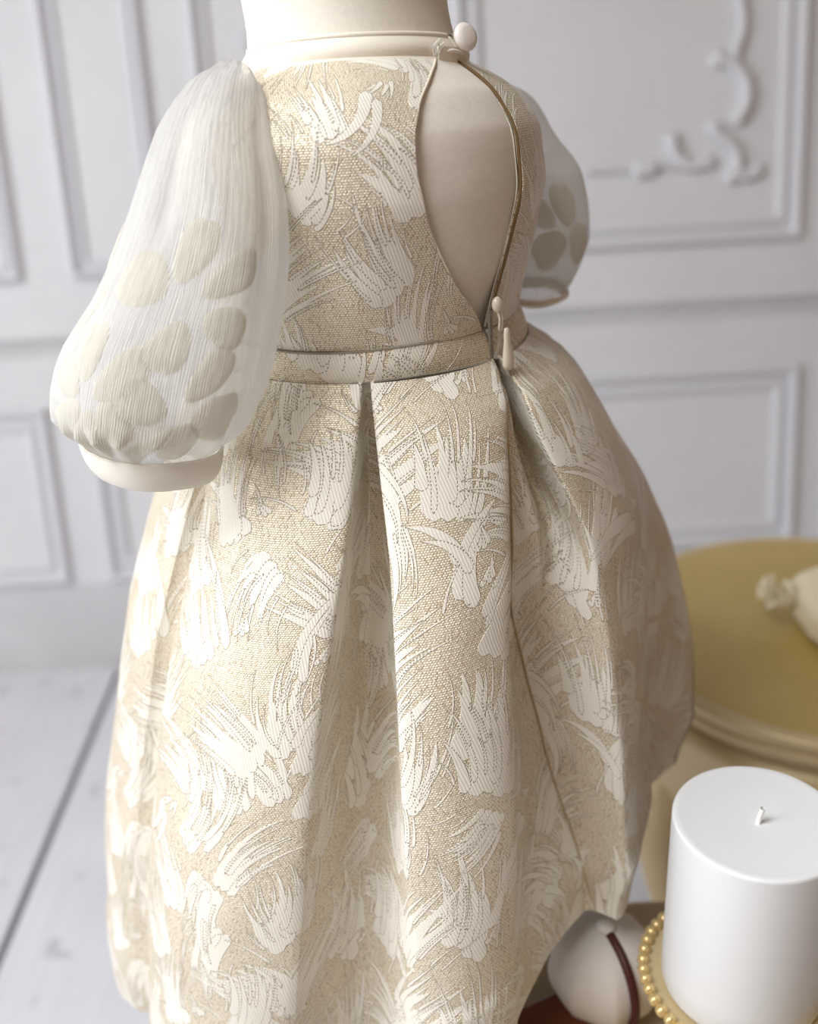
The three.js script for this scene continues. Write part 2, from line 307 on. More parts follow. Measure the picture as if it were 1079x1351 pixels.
  const side = mergeGeometries([
    moved(new THREE.BoxGeometry(0.1, wy - wh / 2 + 0.1, z1 - z0), 0, (wy - wh / 2 - 0.1) / 2, (z0 + z1) / 2),
    moved(new THREE.BoxGeometry(0.1, 2.5 - wy - wh / 2, z1 - z0), 0, (2.5 + wy + wh / 2) / 2, (z0 + z1) / 2),
    moved(new THREE.BoxGeometry(0.1, wh, wz - ww / 2 - z0), 0, wy, (wz - ww / 2 + z0) / 2),
    moved(new THREE.BoxGeometry(0.1, wh, z1 - wz - ww / 2), 0, wy, (z1 + wz + ww / 2) / 2)]);
  side.translate(WINDOW_X - 0.05, 0, 0); struct('wall_left', side, roomPaint);
  const win = new THREE.Group(); win.name = 'window_1'; win.userData.kind = 'structure'; win.position.set(WINDOW_X, wy, wz); scene.add(win);
  const fb = (h, d, y, z) => moved(new THREE.BoxGeometry(0.05, h, d), -0.03, y, z);
  part(win, 'window_frame', mergeGeometries([fb(0.05, ww, wh / 2 - 0.025, 0), fb(0.05, ww, -wh / 2 + 0.025, 0), fb(wh, 0.05, 0, ww / 2 - 0.025), fb(wh, 0.05, 0, -ww / 2 + 0.025), fb(wh, 0.04, 0, 0)]), trimPaint);
  part(win, 'window_pane', moved(new THREE.BoxGeometry(0.006, wh - 0.06, ww - 0.06), -0.04, 0, 0), new THREE.MeshStandardMaterial({ color: '#f4f8ff', emissive: new THREE.Color(0.93, 0.965, 1), emissiveIntensity: 1.0, roughness: 0.4 }));
  const lamp = thing('ceiling_light', 'square flat white ceiling light panel above the dress', 'light', [CEILING_POS[0], CEILING_POS[1] + 0.005, CEILING_POS[2]]);
  part(lamp, 'lamp_housing', moved(new RoundedBoxGeometry(0.96, 0.03, 0.96, 2, 0.01), 0, 0.021, 0), trimPaint);
  part(lamp, 'lamp_diffuser', moved(new THREE.BoxGeometry(0.9, 0.006, 0.9), 0, 0.003, 0), new THREE.MeshStandardMaterial({ color: '#ffffff', emissive: new THREE.Color(0.93, 0.967, 1), emissiveIntensity: 1.0 }));
}

// ---------------------------------------------------------------- the dress on its form
// h is the height above the waist axis point WA; all dress geometry is written in (x, h, z) about it
const WA = [-0.018, 0.880, -0.583], BASE = 0.40, B = (p) => [p[0], p[1] + BASE, p[2], p[3], p[4]];
const dress = thing('dress', 'ivory and gold jacquard little girl\'s dress with sheer puff sleeves, keyhole back and pleated skirt', 'dress', [WA[0], WA[1] - BASE, WA[2]]);
const form = thing('dress_form', 'white cloth covered child dress form wearing the brocade dress, its neck and bare back showing', 'mannequin', [WA[0], 0, WA[2]]);

// torso: level t -> height, half width along the shoulders, half depth, shift; the shoulders run along azimuth -40 degrees
const LEVELS = [[0, 0.027, 0.086, 0.087, 0], [0.2, 0.058, 0.092, 0.093, 0.001], [0.45, 0.096, 0.100, 0.099, 0.003], [0.65, 0.124, 0.100, 0.094, 0.004], [0.8, 0.141, 0.088, 0.081, 0.004], [0.91, 0.151, 0.069, 0.067, 0.004], [1, 0.156, 0.056, 0.056, 0.004]];
const lv = (t, c) => soft(LEVELS.map((l) => [l[0], l[c]]), t, 0.04);
function torso(ph, t, off = 0) {
  const aL = lv(t, 2) + off, aB = lv(t, 3) + off, q = ph - R(-40), r = 1 / sqrt((cos(q) / aL) ** 2 + (sin(q) / aB) ** 2), ox = lv(t, 4);
  return [ox + r * sin(ph), lv(t, 1) + 0.006 * t * cos(ph), r * cos(ph)];
}
const KL = [[0, 45], [0.08, 40], [0.17, 31], [0.29, 24], [0.39, 19], [0.54, 16], [0.66, 16], [0.78, 21], [0.88, 31], [0.95, 40], [1, 45]];
const KR = [[0, 48.5], [0.1, 49.5], [0.17, 51], [0.29, 53], [0.39, 54.5], [0.54, 55.5], [0.66, 56], [0.78, 57], [0.88, 57.5], [0.95, 56], [1, 54]];
const kl = (t) => R(soft(KL, t, 0.03)), kr = (t) => R(soft(KR, t, 0.03));
{
  const arc = [0]; for (let i = 1; i <= 60; i++) { const a = torso(0, (i - 1) / 60), b = torso(0, i / 60); arc.push(arc[i - 1] + hypot(b[0] - a[0], b[1] - a[1], b[2] - a[2])); }
  const len = (t) => { const i = min(59, floor(t * 60)); return lerp(arc[i], arc[i + 1], t * 60 - i); };
  const bod = (ph, t) => { const p = torso(ph, t, 0.0012 * noise(ph * 3, t * 5)); return B([...p, (ph + 2) * 0.098, len(t) + 0.047]); };
  part(dress, 'bodice', sheet(300, 90, (u, t) => bod(lerp(kr(t) - 2 * PI, kl(t), u), t), 0.0022), brocade);
  // rolled edges of the keyhole opening
  const edge = (f, off) => Array.from({ length: 40 }, (_, i) => { const t = i / 39, p = torso(f(t), t, off); return B(p).slice(0, 3); });
  part(dress, 'opening_edging', tube(edge(kl, -0.0010), 0.0008, 120, 8), liningMat);
  part(dress, 'opening_edging', tube(edge(kr, -0.0010), 0.0009, 120, 8), goldEdge);
  // inner facing turned back inside the right edge of the opening
  part(dress, 'inner_facing', sheet(8, 60, (u, t) => { const p = torso(kr(t) + u * 0.16, t, -0.003 - 0.002 * u); return B([...p, u * 0.02, t * 0.2]); }, 0.0006), liningMat);
}
// waistband, from the zip round to the zip
const ZIP = R(47.5);
{
  const wb = (u, v) => { const ph = lerp(ZIP + 0.02 - 2 * PI, ZIP - 0.02, u), h = lerp(0.0125, 0.0285, v), r = 0.0886 + 0.0010 * sin(PI * clamp(v, 0.02, 0.98)) - 0.0012 * v, q = ph - R(-40), e = 1 + 0.012 * cos(2 * q) + 0.045 * (1 - v) * smooth(0.3, 0.95, sin(ph)); return B([0.0 + r * e * sin(ph), h + 0.0006 * sin(ph * 5), r * e * cos(ph), (ph + 4.3) * 0.09, h + 0.13]); };
  part(dress, 'waistband', sheet(260, 10, wb, 0.002), brocade);
  for (const v of [0.0, 1.0]) part(dress, 'waist_seam', tube(Array.from({ length: 80 }, (_, i) => wb(i / 79, v).slice(0, 3)), 0.0006, 240, 6), brocade);
}
// neck band: an upright bias strip standing on the neckline, its ends lapped under the button
const neckPoint = (ph, v) => { const p = torso(ph, 1, 0.0012 - 0.0035 * v + 0.0022 * sin(PI * v)); p[1] += v * 0.0105 - 0.001; return p; };
{
  part(dress, 'neck_band', sheet(240, 9, (u, v) => { const ph = lerp(R(59) - 2 * PI, R(57), u), p = neckPoint(ph, v); return B([...p, ph * 0.056, v * 0.011]); }, 0.0018), bandCloth, 'plain ivory neck binding');
  part(dress, 'band_fold', tube(Array.from({ length: 70 }, (_, i) => B(neckPoint(lerp(R(60) - 2 * PI, R(56), i / 69), 1)).slice(0, 3)), 0.0012, 240, 8), bandCloth);
  // the tab of binding that closes the top of the opening
  part(dress, 'band_tab', sheet(24, 10, (u, v) => { const ph = R(lerp(43, 66, u)), p = torso(ph, 1, 0.0035 + 0.001 * sin(PI * u)); p[1] += lerp(-0.008 + 0.003 * sin(PI * u), 0.004, v); return B([...p, u * 0.03, v * 0.012]); }, 0.0016), bandCloth);
  // frayed thread ends beside the tab
  for (let i = 0; i < 7; i++) { const ph = R(40 + i * 0.8), p = torso(ph, 1, 0.003), a = 0.004 + 0.004 * rnd(); part(dress, 'loose_thread', tube([B(p).slice(0, 3), B([p[0] + 0.002 * (rnd() - 0.5), p[1] + a * 0.6, p[2] + 0.001]).slice(0, 3), B([p[0] + 0.005 * (rnd() - 0.5), p[1] + a, p[2] + 0.002]).slice(0, 3)], 0.00025, 8, 5), wickMat); }
  const ph = R(58), p = torso(ph, 1, 0.006);
  const bt = part(dress, 'button', lathe([[0, 0.0034], [0.0035, 0.0033], [0.0058, 0.0025], [0.0068, 0.0008], [0.0066, -0.0008], [0.004, -0.0016], [0, -0.0018]], 40), buttonMat, 'round ivory covered button');
  bt.rotation.order = 'YXZ'; bt.rotation.set(R(72), R(38), 0); bt.position.set(p[0] + 0.001, p[1] + BASE + 0.0085, p[2]);
  part(dress, 'button_loop', tube([B([p[0] - 0.012, p[1] + 0.002, p[2] + 0.008]).slice(0, 3), B([p[0] - 0.006, p[1] + 0.003, p[2] + 0.006]).slice(0, 3), B([p[0], p[1] + 0.0015, p[2] + 0.001]).slice(0, 3)], 0.0009, 16, 6), bandCloth);
}

// the skirt: gores between pressed box pleats
const RRIGHT = [[-0.013, 0.089], [-0.007, 0.102], [0.002, 0.116], [0.037, 0.136], [0.083, 0.158], [0.137, 0.173], [0.212, 0.186], [0.282, 0.193], [0.31, 0.195], [0.4, 0.20]];
const RLEFT = [[-0.013, 0.089], [-0.007, 0.094], [0.002, 0.103], [0.037, 0.115], [0.083, 0.134], [0.137, 0.154], [0.212, 0.172], [0.282, 0.190], [0.31, 0.195], [0.4, 0.203]];
const hemDrop = (ph) => { const d = atan2(sin(ph + R(40)), cos(ph + R(40))); return 0.31 + (0.085 + 0.06 * smooth(0, R(50), -d)) * pow(0.5 + 0.5 * cos(d), d > 0 ? 4 : 1.1); };
function skirtBase(ph, t) {
  const h = 0.013 - t * (0.013 + hemDrop(ph)); let s = 0.5 + 0.5 * sin(ph); s = s * s * (3 - 2 * s);
  const r = lerp(soft(RLEFT, -h, 0.008), soft(RRIGHT, -h, 0.008), s); return [r, h];
}
const PLEATS = [
  { l: [[0, -1], [0.08, -3], [0.19, -6], [0.29, -9], [0.39, -11.5], [0.6, -15.5], [1, -20]], r: [[0, 1.5], [0.2, 3], [0.5, 2], [1, 1.5]], c: [[0, 0.5], [1, 0.5]], u: [[0, 0.02], [0.1, 0.06], [0.3, 0.06], [0.6, 0.03], [1, 0]], d: [[0, 0.012], [0.08, 0.030], [0.3, 0.050], [0.5, 0.052], [0.7, 0.044], [1, 0.034]], e: [[0, 0.35], [0.35, 0.55], [0.6, 1.0], [1, 1.2]] },
  { l: [[0, 46], [0.07, 36], [0.19, 29.5], [0.34, 24], [0.56, 21.5], [0.8, 19.5], [1, 18.5]], r: [[0, 50], [0.03, 46.5], [0.07, 44], [0.12, 44], [0.18, 45.5], [0.25, 47], [0.4, 46], [0.54, 44.5], [0.73, 44], [1, 44]], c: [[0, 0.35], [0.07, 0.3], [0.22, 0.35], [0.4, 0.52], [0.6, 0.72], [0.8, 0.86], [1, 0.92]], s: [[0, 0.010], [0.03, 0.022], [0.12, 0.028], [0.22, 0.024], [0.32, 0.008], [0.42, 0]], u: [[0, 0.06], [0.04, 0.20], [0.14, 0.20], [0.26, 0.13], [0.36, 0.0], [1, 0]], d: [[0, 0.004], [0.08, 0.006], [0.2, 0.016], [0.3, 0.030], [0.4, 0.042], [0.7, 0.040], [0.85, 0.028], [1, 0.020]], e: [[0, 0.4], [0.5, 0.5], [1, 0.6]] },
  { l: [[0, 100], [0.2, 96], [1, 90]], r: [[0, 102], [0.2, 104], [1, 106]], c: [[0, 0.5], [1, 0.5]], d: [[0, 0.008], [0.3, 0.014], [1, 0.02]], e: [[0, 0.6], [1, 1.2]] },
  { l: [[0, 149], [0.2, 144], [1, 140]], r: [[0, 151], [0.2, 156], [1, 158]], c: [[0, 0.5], [1, 0.5]], d: [[0, 0.008], [0.3, 0.02], [1, 0.025]], e: [[0, 0.5], [1, 1.2]] },
  { l: [[0, 199], [0.2, 195], [1, 190]], r: [[0, 201], [0.2, 205], [1, 208]], c: [[0, 0.5], [1, 0.5]], d: [[0, 0.008], [0.3, 0.02], [1, 0.025]], e: [[0, 0.5], [1, 1.2]] },
  { l: [[0, 249], [0.2, 246], [1, 243]], r: [[0, 251], [0.2, 254], [1, 257]], c: [[0, 0.5], [1, 0.5]], d: [[0, 0.008], [0.3, 0.016], [1, 0.02]], e: [[0, 0.6], [1, 1.2]] },
  { l: [[0, 303], [0.15, 304], [0.5, 300], [1, 298]], r: [[0, 305], [0.15, 311], [0.3, 310], [0.5, 307], [1, 306]], c: [[0, 0.7], [1, 0.7]], d: [[0, 0.006], [0.15, 0.010], [0.4, 0.012], [1, 0.010]], e: [[0, 0.7], [0.6, 0.9], [1, 1.1]] },
];
const crisp = (pl, t) => clamp(1.15 - soft(pl.e, t));
// the right-hand lobe: the cloth dents in beyond the pleat edge and swings out again at the far side
const FAR = (ph) => soft([[R(44), 0], [R(54), -0.014], [R(70), -0.028], [R(79), -0.028], [R(86), -0.008], [R(91), 0.012], [R(96), 0.02], [R(104), 0.014]], ph, 0.02);
function pleatPoint(pl, q, t, wrap = 0) {
  const a = R(soft(pl.l, t) + wrap), b = R(soft(pl.r, t) + wrap), c = soft(pl.c, t), qq = q < c ? 0.5 * q / c : 0.5 + 0.5 * (q - c) / (1 - c);
  const ph = lerp(a, b, q), [r, h] = skirtBase(ph, t), e = soft(pl.e, t), d = soft(pl.d, t) * smooth(-0.03, 0.04, t);
  const s0 = lerp(0.58, 0.80, smooth(0.04, 0.3, t)), gap = pl.s ? exp(-(((q - (s0 + 0.985) / 2) / ((0.985 - s0) / 2)) ** 6)) : 0, slit = pl.s ? soft(pl.s, t) * gap : 0;
  const un = pl.u ? soft(pl.u, t) * (pl.s ? gap : sin(PI * clamp((q - c) / (1 - c)))) : 0;
  const rr = r - slit - d * pow(max(sin(PI * qq), 0), e) - 0.0022 * crisp(pl, t) * smooth(0, 0.05, t);
  return [ph + un, rr, h];
}
const wobble = (ph, h, t) => t * (0.0035 * noise(sin(ph) * 2.6, h * 9, cos(ph) * 2.6) + 0.0016 * noise(sin(ph) * 8, h * 22, cos(ph) * 8));
const skirt = new THREE.Group(); skirt.name = 'skirt'; dress.add(skirt);
const NREC = 16, NPAN = 46, NROW = 130;
function goreAngles(i) { return i; }
for (let g = 0; g < PLEATS.length; g++) {
  const p0 = PLEATS[g], p1 = PLEATS[(g + 1) % PLEATS.length], wrap = g + 1 === PLEATS.length ? 360 : 0;
  const N = NREC * 2 + NPAN, rows = [];
  for (let j = 0; j < NROW; j++) {
    const t = pow(j / (NROW - 1), 1.25), row = [], bulge = 0.004 + 0.010 * t;
    for (let i = 0; i < N; i++) {
      let ph, r, h, k = 0;
      if (i < NREC) { const f = 1 - pow(1 - i / NREC, 1.6) * 1, c = soft(p0.c, t); [ph, r, h] = pleatPoint(p0, lerp(c, 1, i / NREC < 1e-9 ? 0 : f), t); }
      else if (i >= NREC + NPAN) { const f0 = (i - NREC - NPAN + 1) / NREC, f = pow(f0, 1.6), c = soft(p1.c, t); [ph, r, h] = pleatPoint(p1, lerp(0, c, f), t, wrap); }
      else {
        const p = (i - NREC) / (NPAN - 1), a = R(soft(p0.r, t)), b = R(soft(p1.l, t) + wrap);
        ph = lerp(a, b, p); [r, h] = skirtBase(ph, t);
        const w = (b - a) * r;
        if (g === 1) r += FAR(ph) * smooth(0.12, 0.8, t) + 0.006 * smooth(0.15, 0.45, t) * smooth(R(60), R(90), ph);
        r += (g === 1 ? 0.5 : 1) * bulge * (pow(sin(PI * p), 0.7)) * smooth(0, 0.1, t) - 0.0022 * (exp(-(p * w) / 0.0035) * crisp(p0, t) + exp(-((1 - p) * w) / 0.0035) * crisp(p1, t)) * smooth(0, 0.05, t);
      }
      r += wobble(ph, h, t);
      if (t > 0.87) r += 0.0014 - 0.010 * smooth(0.87, 1, t) * smooth(R(15), R(35), ph) * (1 - smooth(R(120), R(160), ph));                                      // doubled cloth of the hem
      row.push([r * sin(ph), h, r * cos(ph)]);
    }
    rows.push(row);
  }
  // cloth coordinates: arc length from the middle of the panel, length down the panel
  const mid = NREC + floor(NPAN / 2), U = rows.map((row) => { const u = new Array(N).fill(0); for (let i = mid + 1; i < N; i++) u[i] = u[i - 1] + hypot(row[i][0] - row[i - 1][0], row[i][2] - row[i - 1][2]); for (let i = mid - 1; i >= 0; i--) u[i] = u[i + 1] - hypot(row[i][0] - row[i + 1][0], row[i][2] - row[i + 1][2]); return u; });
  const V = [0]; for (let j = 1; j < NROW; j++) V.push(V[j - 1] + hypot(...[0, 1, 2].map((c) => rows[j][mid][c] - rows[j - 1][mid][c])));
  const ou = [0.05, 0.135, 0.21, 0.02, 0.1, 0.17, 0.245][g], ov = [0.07, 0.21, 0.0, 0.1, 0.2, 0.15, 0.12][g];
  part(skirt, 'skirt_panel', sheet(N, NROW, (u, v) => { const i = Math.round(u * (N - 1)), j = Math.round(v * (NROW - 1)), q = rows[j][i]; return B([q[0], q[1], q[2], U[j][i] + ou, -V[j] + ov]); }, 0.0016, true), brocade);
}
// centre back seam running down inside the open pleat, and the hem stitching
{
  const pts = Array.from({ length: 60 }, (_, i) => { const t = 0.02 + 0.94 * i / 59, pl = PLEATS[1], [ph, r, h] = pleatPoint(pl, soft(pl.c, t), t), rr = r + wobble(ph, h, t) + 0.0006; return B([rr * sin(ph), h, rr * cos(ph)]).slice(0, 3); });
  part(dress, 'back_seam', tube(pts, 0.0005, 160, 6), threadMat);
}
// zip: slider, its bridge and the long drop-shaped pull, and the two lips of the opening
{
  const zg = new THREE.Group(); zg.name = 'zipper'; dress.add(zg);
  const at = (ph, h, r) => B([r * sin(ph), h, r * cos(ph)]).slice(0, 3);
  const s = part(zg, 'zip_slider', (() => { const g = new THREE.SphereGeometry(0.0036, 20, 14); g.scale(0.9, 1.15, 0.7); return g; })(), zipMat);
  s.position.set(...at(R(45.5), 0.043, 0.0965)); s.rotation.y = R(50);
  const ring = part(zg, 'slider_bridge', tube([[-0.0012, 0.004, 0.002], [-0.0012, 0, 0.0035], [-0.0008, -0.006, 0.003], [0.0008, -0.0065, 0.003], [0.0012, 0, 0.0035], [0.0012, 0.004, 0.002]], 0.0006, 30, 6), zipMat);
  ring.position.set(...at(R(46), 0.036, 0.0945)); ring.rotation.y = R(50);
  const pull = part(zg, 'zip_pull', (() => { const g = lathe([[0, 0.011], [0.0012, 0.0108], [0.0018, 0.008], [0.0019, 0.004], [0.0030, -0.004], [0.0033, -0.008], [0.0028, -0.0105], [0.0012, -0.0118], [0, -0.012]], 24); g.scale(1.25, 1, 0.8); return g; })(), zipMat, 'long cream drop-shaped zip pull');
  pull.position.set(...at(R(46.6), 0.0205, 0.1015)); pull.rotation.set(0, R(50), R(4));
  for (const d of [-1, 1]) part(zg, 'zip_lip', tube(Array.from({ length: 14 }, (_, i) => { const h = lerp(0.038, 0.010, i / 13); return at(R(47.5 + d * (0.65 - 0.2 * i / 13)), h, 0.0893); }), 0.0008, 40, 6), brocade);
}
// sleeves: a soft balloon along an axis from the shoulder to the cuff; rings = [x, h, z, half width]
function sleeveSurface(rings, dirs, depth, shape) {
  const col = (c) => rings.map((r, i) => [i / (rings.length - 1), r[c]]), cx = col(0), ch = col(1), cz = col(2), cr = col(3);
  const dx = dirs.map((d, i) => [i / (dirs.length - 1), d[0]]), dh = dirs.map((d, i) => [i / (dirs.length - 1), d[1]]), dz = dirs.map((d, i) => [i / (dirs.length - 1), d[2]]);
  const centre = (s) => [soft(cx, s, 0.05), soft(ch, s, 0.02), soft(cz, s, 0.05)];
  return (al, s, off = 0) => {
    const c = centre(s), a = centre(max(0, s - 0.02)), b = centre(min(1, s + 0.02)), ax = new THREE.Vector3(b[0] - a[0], b[1] - a[1], b[2] - a[2]).normalize();
    const e1 = new THREE.Vector3(knots(dx, s), knots(dh, s), knots(dz, s)).normalize(), e2 = new THREE.Vector3().crossVectors(e1, ax).normalize().negate();
    if (e2.z < 0) e2.negate();
    const r = soft(cr, s, 0.035) * shape(al, s) + off;
    return [c[0] + r * (cos(al) * e1.x + depth * sin(al) * e2.x), c[1] + r * (cos(al) * e1.y + depth * sin(al) * e2.y), c[2] + r * (cos(al) * e1.z + depth * sin(al) * e2.z)];
  };
}
function buildSleeve(rings, dirs, depth, shape, petals, cuffFrom, label) {
  const f = sleeveSurface(rings, dirs, depth, shape);
  const sl = part(dress, 'sleeve', sheet(260, 150, (u, v) => { const al = u * 2 * PI, p = f(al, v * cuffFrom); return B([...p, u * 0.275, v * 0.2]); }, 0, true), organza, label);
  const off = sl;
  const last = 1;
  part(sl, 'cuff', sheet(140, 14, (u, v) => { const al = u * 2 * PI, s = lerp(cuffFrom - 0.005, last, v), p = f(al, s, 0.0008 + 0.0022 * sin(PI * v)); return B([...p, u * 0.18, v * 0.02]); }, 0.0014, true), cuffCloth, 'plain ivory cuff band');
  for (const [s0, a0, ra0, rb0, tilt] of petals) {
    const c = f(R(a0), s0), ca = f(R(a0) + 0.01, s0), cs = f(R(a0), s0 + 0.01), ma = hypot(ca[0] - c[0], ca[1] - c[1], ca[2] - c[2]) / 0.01, ms = hypot(cs[0] - c[0], cs[1] - c[1], cs[2] - c[2]) / 0.01, k = R(tilt);
    const outline = (th, q) => { const out = abs(atan2(sin(th - PI), cos(th - PI))), x = ra0 * cos(th) * q * (1 - 0.10 * exp(-((out / 0.22) ** 2))), y = rb0 * sin(th) * q * (1 - 0.24 * cos(th)) * (1 + 0.04 * sin(3 * th + a0)); return [(x * cos(k) - y * sin(k)) * 0.98, (x * sin(k) + y * cos(k)) * 1.16]; };
    const at = (th, q, o) => { const [X, Y] = outline(th, q); return f(R(a0) - X / ma, s0 - Y / ms, o); };
    part(sl, 'petal', sheet(40, 7, (u, v) => { const th = u * 2 * PI, p = at(th, max(v, 0.001), 0.0007 - 0.0005 * pow(v, 6)); const [X, Y] = outline(th, v); return B([...p, X + a0 / 360 * 0.275, Y + s0 * 0.2]); }, 0, false), petalCloth);
  }
  return [sl, f];
}
const gather = (s) => 0.055 * exp(-s / 0.06) + 0.05 * exp(-(((s - 0.82) / 0.05) ** 2));
buildSleeve(
  [[-0.0507, 0.1600, 0.0600, 0.0065], [-0.0556, 0.1485, 0.0742, 0.0195], [-0.0613, 0.1324, 0.0839, 0.0265], [-0.0639, 0.1112, 0.0938, 0.0333], [-0.0686, 0.0893, 0.1018, 0.0388], [-0.0779, 0.0649, 0.1099, 0.0445], [-0.0890, 0.0442, 0.1140, 0.0503], [-0.0971, 0.0228, 0.1151, 0.0512], [-0.1030, 0.0085, 0.1135, 0.0465], [-0.1050, -0.0045, 0.1130, 0.0312], [-0.1050, -0.0195, 0.1120, 0.0270]],
  [[0.9876, -0.1423, 0.0664], [0.999, -0.0407, 0.019], [0.9998, -0.0201, 0.0094], [0.9957, -0.0843, 0.0393], [0.9925, -0.1111, 0.0518]], 0.72,
  (al, s) => 1 + gather(s) * sin(al * 17 + 3 * sin(al * 3)) + 0.02 * sin(al * 5 + s * 6) * smooth(0, 0.3, s) - 0.10 * exp(-(((al - R(32)) / 0.16) ** 2)) * smooth(0.08, 0.25, s) * (1 - smooth(0.72, 0.9, s)) - 0.05 * exp(-(((al - R(112)) / 0.14) ** 2)) * smooth(0.05, 0.15, s) * (1 - smooth(0.35, 0.5, s)),
  [[0.432, 84, 0.014, 0.0091, -105], [0.476, 111, 0.0137, 0.0107, -29], [0.472, 57, 0.0143, 0.0072, -153], [0.556, 56, 0.0117, 0.0081, 154], [0.586, 84, 0.0111, 0.0104, 72], [0.683, 91, 0.013, 0.0091, -20], [0.634, 59, 0.0137, 0.0078, -129], [0.726, 47, 0.0137, 0.0101, 168], [0.803, 66, 0.0117, 0.0091, 88], [0.825, 88, 0.0169, 0.0046, 46], [0.793, 105, 0.0091, 0.0059, 23], [0.593, 126, 0.013, 0.0075, -84], [0.634, 104, 0.0143, 0.0098, -142], [0.644, 141, 0.0117, 0.0085, -30], [0.751, 140, 0.0143, 0.0078, 37], [0.803, 120, 0.0143, 0.0085, 82], [0.735, 104, 0.0111, 0.0085, 133], [0.407, 163, 0.013, 0.0046, -61], [0.519, 148, 0.0111, 0.0052, 52]],
  0.9, 'near sheer puff sleeve with cream flower patches');
buildSleeve(
  [[0.0760, 0.1320, -0.0640, 0.0150], [0.0900, 0.1175, -0.0764, 0.0290], [0.1010, 0.0969, -0.0825, 0.0340], [0.1090, 0.0720, -0.0832, 0.0333], [0.1110, 0.0478, -0.0830, 0.0333], [0.1096, 0.0290, -0.0819, 0.0275], [0.1083, 0.0164, -0.0827, 0.0203], [0.1085, 0.0099, -0.0840, 0.0165]],
  [[0.8427, -0.4879, 0.2275], [0.9966, -0.0757, 0.0353], [0.9953, -0.0875, 0.0408], [0.9999, 0.0, -0.0]], 0.9,
  (al, s) => 1 + gather(s) * sin(al * 15 + 2 * sin(al * 3)) + 0.02 * sin(al * 5 + s * 6),
  [[0.42, 62, 0.012, 0.009, -90], [0.6, 82, 0.012, 0.009, 30], [0.58, 42, 0.012, 0.009, 140], [0.45, 92, 0.012, 0.008, -40]], 0.9, 'far sheer puff sleeve');

// the dress form: one torso with its neck, a pole and a round foot
{
  const L = [[-0.12, 0.060, 0.060, 0], [-0.06, 0.066, 0.066, 0], [0.0, 0.068, 0.068, 0], [0.03, 0.080, 0.080, 0], [0.058, 0.0875, 0.0885, 0.002], [0.096, 0.0945, 0.0945, 0.005], [0.124, 0.094, 0.0895, 0.006], [0.141, 0.082, 0.077, 0.006], [0.151, 0.063, 0.062, 0.005], [0.160, 0.0535, 0.0535, 0.003], [0.18, 0.0515, 0.0515, 0.001], [0.21, 0.052, 0.052, -0.002], [0.238, 0.053, 0.053, -0.006], [0.245, 0.045, 0.045, -0.006], [0.247, 0.001, 0.001, -0.006]];
  const c = (k) => L.map((l, i) => [i / (L.length - 1), l[k]]), ch = c(0), ca = c(1), cb = c(2), co = c(3), y0 = WA[1];
  part(form, 'torso', sheet(140, 150, (u, v) => { const ph = u * 2 * PI, aL = soft(ca, v, 0.05), aB = soft(cb, v, 0.05), q = ph - R(-40), r = 1 / sqrt((cos(q) / aL) ** 2 + (sin(q) / aB) ** 2), h = soft(ch, v, 0.01); return [soft(co, v, 0.02) + r * sin(ph), y0 + h + 0.006 * smooth(0.05, 0.16, h) * cos(ph), r * cos(ph), u * 0.36, h]; }), formCloth);
  part(form, 'pole', moved(new THREE.CylinderGeometry(0.012, 0.012, 0.76, 24), 0, 0.395, 0), poleMetal);
  part(form, 'foot', lathe([[0, 0.028], [0.02, 0.028], [0.03, 0.020], [0.08, 0.014], [0.095, 0.008], [0.10, 0.0], [0, 0]], 48), poleMetal);
}

